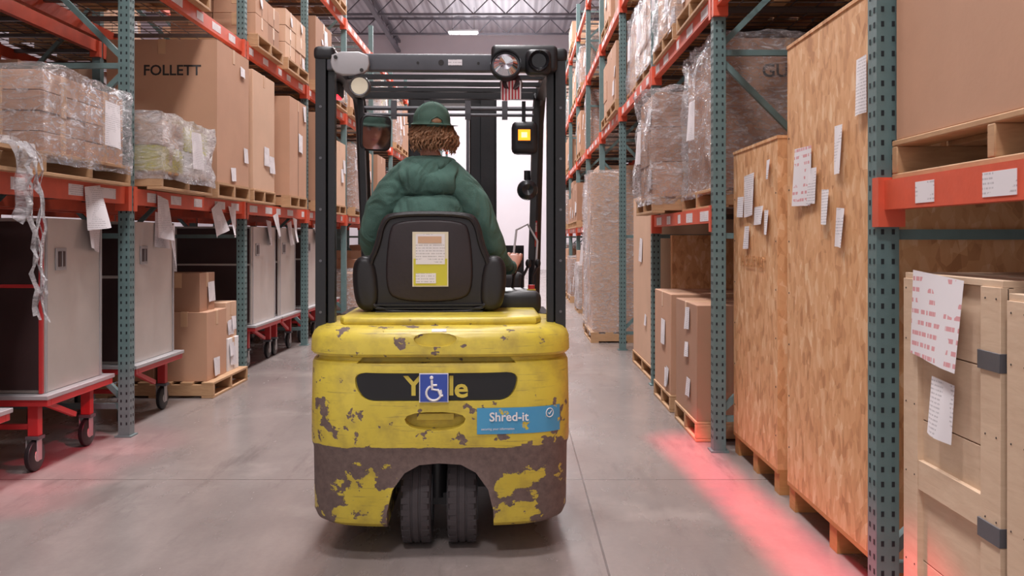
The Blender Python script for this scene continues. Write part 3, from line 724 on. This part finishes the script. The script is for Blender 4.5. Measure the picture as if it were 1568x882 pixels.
# seat
st=M(); cx=-.06
so=chaikin([(cx-.17,1.44),(cx+.17,1.44),(cx+.225,1.40),(cx+.25,1.28),(cx+.29,1.20),(cx+.30,1.02),(cx+.20,.97),(cx-.20,.97),(cx-.30,1.02),(cx-.29,1.20),(cx-.25,1.28),(cx-.225,1.40)],2)
st.prism(so,.21,.33,'seatvinyl','xz',.03,4)
pn=chaikin([(cx-.15,1.40),(cx+.15,1.40),(cx+.185,1.34),(cx+.20,1.10),(cx+.15,1.03),(cx-.15,1.03),(cx-.20,1.10),(cx-.185,1.34)],2)
st.prism(pn,.195,.23,'seatpanel','xz',.012,3)
rim=[(x,.205,z) for x,z in so]; rim=[(cx+(p[0]-cx)*.93,p[1],1.2+(p[2]-1.2)*.94) for p in rim]; st.tube(rim+[rim[0]],.012,'seatvinyl',8,False)
for s in (-1,1):
    bo=chaikin([(cx+s*.24,1.23),(cx+s*.32,1.24),(cx+s*.35,1.18),(cx+s*.335,1.02),(cx+s*.29,.985),(cx+s*.22,1.0)],2)
    st.prism(bo,.19,.42,'seatvinyl','xz',.03,4)
st.rbox(cx-.27,cx+.27,.25,.82,.955,1.03,'seatvinyl',.03); st.rbox(cx-.29,cx+.29,.2,.7,.93,.975,'black',.02)
for z in (.985,1.0,1.015): st.box(cx-.24,cx+.24,.19,.22,z,z+.006,'black')
st.box(cx-.075,cx+.085,.187,.196,1.10,1.345,'cream'); st.box(cx-.07,cx+.08,.1855,.188,1.105,1.225,'yellowlabel'); st.box(cx-.06,cx+.07,.1835,.186,1.20,1.335,'paper'); st.box(cx-.06,cx+.03,.182,.1857,1.115,1.16,'paper')
st.box(cx-.05,cx+.055,.181,.1838,1.295,1.325,'card3')
st.obj('seat',parent=FK,center=False)

# ---------------------------------------------------------------- DRIVER
def skin(vs,es,rs,root=0,sub=2,sm=0):
    me=D.meshes.new('sk'); me.from_pydata(vs,es,[]); o=D.objects.new('sk',me); scn.collection.objects.link(o)
    o.modifiers.new('s','SKIN'); 
    for i,r in enumerate(rs):
        v=me.skin_vertices[0].data[i]; v.radius=r if isinstance(r,tuple) else (r,r); v.use_root=(i==root)
    s=o.modifiers.new('ss','SUBSURF'); s.levels=min(sub,2)
    if sm: q=o.modifiers.new('sm','SMOOTH'); q.factor=.5; q.iterations=sm
    if sub>2: s=o.modifiers.new('s3','SUBSURF'); s.levels=sub-2
    bpy.context.view_layer.update(); r=D.meshes.new_from_object(o.evaluated_get(bpy.context.evaluated_depsgraph_get())); D.objects.remove(o); return r
dr=M(); cx=-.078
vs=[(cx,.47,1.12),(cx,.46,1.26),(cx,.46,1.40),(cx,.47,1.53),(cx,.49,1.62),(cx,.525,1.70),(cx,.545,1.77),
 (cx-.10,.48,1.595),(cx-.185,.48,1.545),(cx-.245,.49,1.42),(cx-.29,.53,1.29),(cx-.26,.72,1.23),(cx-.19,.93,1.24),
 (cx+.10,.48,1.595),(cx+.185,.48,1.545),(cx+.245,.49,1.42),(cx+.30,.52,1.28),(cx+.35,.62,1.20),(cx+.395,.72,1.17),
 (cx-.10,.52,1.11),(cx-.17,.98,1.10),(cx-.17,1.08,.85),(cx-.17,1.12,.60),(cx-.17,1.24,.56),
 (cx+.10,.52,1.11),(cx+.17,.98,1.10),(cx+.17,1.08,.85),(cx+.17,1.12,.60),(cx+.17,1.24,.56)]
es=[(0,1),(1,2),(2,3),(3,4),(4,5),(5,6),(4,7),(7,8),(8,9),(9,10),(10,11),(11,12),(4,13),(13,14),(14,15),(15,16),(16,17),(17,18),(0,19),(19,20),(20,21),(21,22),(22,23),(0,24),(24,25),(25,26),(26,27),(27,28)]
rs=[(.19,.12),(.20,.13),(.21,.135),(.205,.135),(.125,.10),.068,.058, .10,.098,.084,.070,.056,.042,.10,.098,.084,.070,.054,.040,.105,.088,.068,.055,.05,.105,.088,.068,.055,.05]
me=skin(vs,es,rs,0,3,9)
for v in me.vertices:
    if v.co.z>1.1 and v.co.z<1.70:
        c_=v.co; q=Vector((c_.x*9,c_.y*9,c_.z*5)); wv=noise.noise(Vector((c_.x*5+3,c_.y*5,c_.z*20+c_.x*14)))
        v.co=c_+Vector(v.normal)*(noise.noise(q)*.012+wv*.007+.004)
def dm(c):
    if c.z<.66: return 'boot'
    if (c.y>.66 and c.z<1.195 and abs(c.x-cx)<.29) or c.z<1.07: return 'jeans'
    if c.z>1.715: return 'skin'
    return 'hoodie'
dr.mesh(me,'hoodie',fn=dm)
# hood lying on back
hd=skin([(cx-.09,.58,1.665),(cx-.11,.50,1.675),(cx-.075,.425,1.67),(cx,.395,1.645),(cx+.075,.425,1.67),(cx+.11,.50,1.675),(cx+.09,.58,1.665),(cx,.378,1.60),(cx,.368,1.55)],[(0,1),(1,2),(2,3),(3,4),(4,5),(5,6),(3,7),(7,8)],[.026,.032,.036,.044,.036,.032,.026,(.06,.034),(.035,.018)],3,3)
dr.mesh(hd,'hoodie')
# head
HR=Matrix.Rotation(.28,4,'Z'); HC=Vector((cx+.008,.545,1.845))
HT=Matrix.Translation(HC)@HR
def headf(p):
    z=p.z
    if z<0: k=1-.28*(abs(z)/.12)**1.4; p.x*=k; 
    if z<-.02 and p.y>0: p.y*=1+.10*min(1,-z/.1)
    if z<-.03 and p.y<0: p.y*=1-.35*min(1,(-z-.03)/.08)
    if abs(p.x)<.02 and -.045<z<.02 and p.y>.05: p.y+=.022*(1-abs(p.x)/.02)*min(1,(.02-z)/.05)
    if abs(abs(p.x)-.032)<.016 and abs(z-.008)<.014 and p.y>.05: p.y-=.007
    return p
dr.ell((0,0,0),(.074,.094,.118),'skin',HT,48,headf)
for s in (-1,1):
    dr.ell((s*.031,.077,.008),(.012,.012,.009),'white',HT,14); dr.ell((s*.031,.087,.008),(.0055,.004,.0055),'inkblack',HT,10)
    dr.tube([(s*.045,.080,.026),(s*.03,.090,.031),(s*.016,.092,.027)],.004,'hair',6,T=HT)
    dr.ell((s*.076,-.005,.0),(.009,.018,.030),'skin',HT,14)
dr.tube([(-.024,.088,-.055),(-.008,.097,-.053),(.008,.097,-.053),(.024,.088,-.055)],[.002,.005,.005,.002],'lip',8,T=HT)
dr.ell((0,.103,-.03),(.014,.012,.009),'skin',HT,12)
# cap: crown with a deep back
def capf(p):
    if p.z<0:
        l=math.sqrt(max(1e-6,1-(p.z/.088)**2)); l=max(l,.25); k=1/l if l>.25 else 1
        back=min(1,max(0,.5-p.y/.12)); d=-p.z; p.x*=k;p.y*=k; p.z=-d*.42*back-.002
    return p
dr.ell((0,-.004,.040),(.090,.110,.094),'capgreen',HT,40,capf)
for k in range(6):
    t=math.radians(30+60*k); dr.tube([(.0905*math.cos(t)*math.cos(a),-.004+.1105*math.sin(t)*math.cos(a),.040+.0945*math.sin(a)) for a in [i*.15 for i in range(11)]],.0016,'hoodie',5,T=HT)
dr.ell((0,-.004,.134),(.008,.008,.005),'capgreen',HT,10)
dr.ell((0,-.108,.028),(.026,.010,.018),'hair',HT,16); 
dr.tube([(-.032,-.108,.012),(-.028,-.112,.034),(0,-.116,.050),(.028,-.112,.034),(.032,-.108,.012)],.004,'capgreen',6,T=HT)
dr.tube([(-.045,-.104,.008),(0,-.118,.006),(.045,-.104,.008)],.008,'capgreen',6,T=HT)
vs=[];fs=[]
for j in range(5):
    for i in range(13):
        t=math.radians(28+124*i/12); r=1+.62*j/4*math.sin(math.radians(180*i/12))**.6; vs.append((.086*math.cos(t),-.004+.105*math.sin(t)*r,.045-.016*(j/4)-.012*abs(math.cos(t))*j/4))
for j in range(4):
    for i in range(12): a_=j*13+i; fs.append((a_,a_+1,a_+14,a_+13))
dr.add(vs,fs,'capgreen',HT)
# hair
dr.ell((0,-.035,-.045),(.082,.070,.055),'hair',HT,24,lambda p:p*(1+.12*noise.noise(p*40)))
for k in range(300):
    t=math.radians(random.uniform(160,380)); r0=random.uniform(.9,1.0); L=random.uniform(.07,.125)
    out=random.uniform(.2,.85)*(1.35 if math.cos(t)>0 else .85); ph=random.random()*6; am=random.uniform(.006,.014); pts=[]
    z0=.005 if math.sin(t)<0 else .025
    for i in range(10):
        u=i/9; rr=r0*(1+out*math.sin(u*2.5)*.42)
        pts.append((.086*math.cos(t)*rr+am*math.sin(ph+u*11),-.010+.098*math.sin(t)*rr+am*math.cos(ph+u*9),z0-L*u+am*.5*math.sin(ph+u*14)))
    dr.tube(pts,[.0035,.005,.006,.006,.006,.0055,.005,.004,.003,.0015],'hair',5,T=HT)
# hands
def hand(wr,dirv,pn,s):
    d_=Vector(dirv).normalized(); nrm=Vector(pn).normalized(); side=d_.cross(nrm).normalized()*s; nrm=side.cross(d_).normalized()*s
    w_=Vector(wr); P=lambda a,b,c:w_+d_*a+side*b+nrm*c
    dr.tube([P(-.03,0,0),P(.0,0,0),P(.04,0,.0),P(.075,0,0),P(.09,0,0)],[.024,.028,.038,.040,.03],'skin',12,sq=(1,.45))
    for i,(b,l) in enumerate(((-.03,.9),(-.010,1.0),(.010,.95),(.029,.75))):
        pts=[P(.075,b,0),P(.10,b*1.05,0)]; a_=0; q=[.10,0]
        for sg in (.034,.024,.02):
            a_+=.75; q=[q[0]+math.cos(a_)*sg*l,q[1]-math.sin(a_)*sg*l]; pts.append(P(q[0],b*1.05,q[1]))
        dr.tube(pts,[.0095,.010,.0092,.0085,.006],'skin',8)
    dr.tube([P(.02,-.03,-.005),P(.05,-.052,-.015),P(.075,-.055,-.03),P(.09,-.045,-.045)],[.012,.012,.010,.007],'skin',8)
hand((cx+.408,.745,1.165),(.12,.55,.50),(0,-.5,.8),1)
hand((cx-.18,.95,1.245),(.35,.8,.1),(0,-.2,1),-1)
for p,q in (((cx+.38,.70,1.172),(cx+.402,.735,1.167)),((cx-.20,.91,1.24),(cx-.183,.945,1.245))): dr.tube([p,q],[.042,.036],'hoodie',14)
o=dr.obj('forklift_driver',center=False,ang=80); o.matrix_world=FM

# red line spots
def spot(p,t,e,size,col=(1,.04,.10)):
    L=D.lights.new('red','SPOT'); L.energy=e; L.spot_size=math.radians(size); L.spot_blend=1; L.color=col; L.shadow_soft_size=.02
    o=D.objects.new('red_safety_lamp',L); o.location=p; o.rotation_euler=(Vector(t)-Vector(p)).to_track_quat('-Z','Y').to_euler(); scn.collection.objects.link(o)
for k in range(24):
    y=2.4+k*.155; spot((.26,4.36+.005*k,1.98),(1.22-.06*(y-3),y,0),400,10.5)
for k in range(4):
    y=4.5+k*.45; spot((-.93,4.40+.01*k,1.98),(-2.5,y,.1),190,19)

# camera
cd=D.cameras.new('cam'); cd.sensor_width=36; cd.lens=36*1410/1600; cd.shift_x=-6/1600; cd.shift_y=-79/1600; cd.clip_start=.05
co=D.objects.new('camera',cd); co.location=(0,0,1.32); co.rotation_euler=(math.pi/2,0,0); scn.collection.objects.link(co); scn.camera=co
scn.view_settings.view_transform='Standard'; scn.view_settings.exposure=0
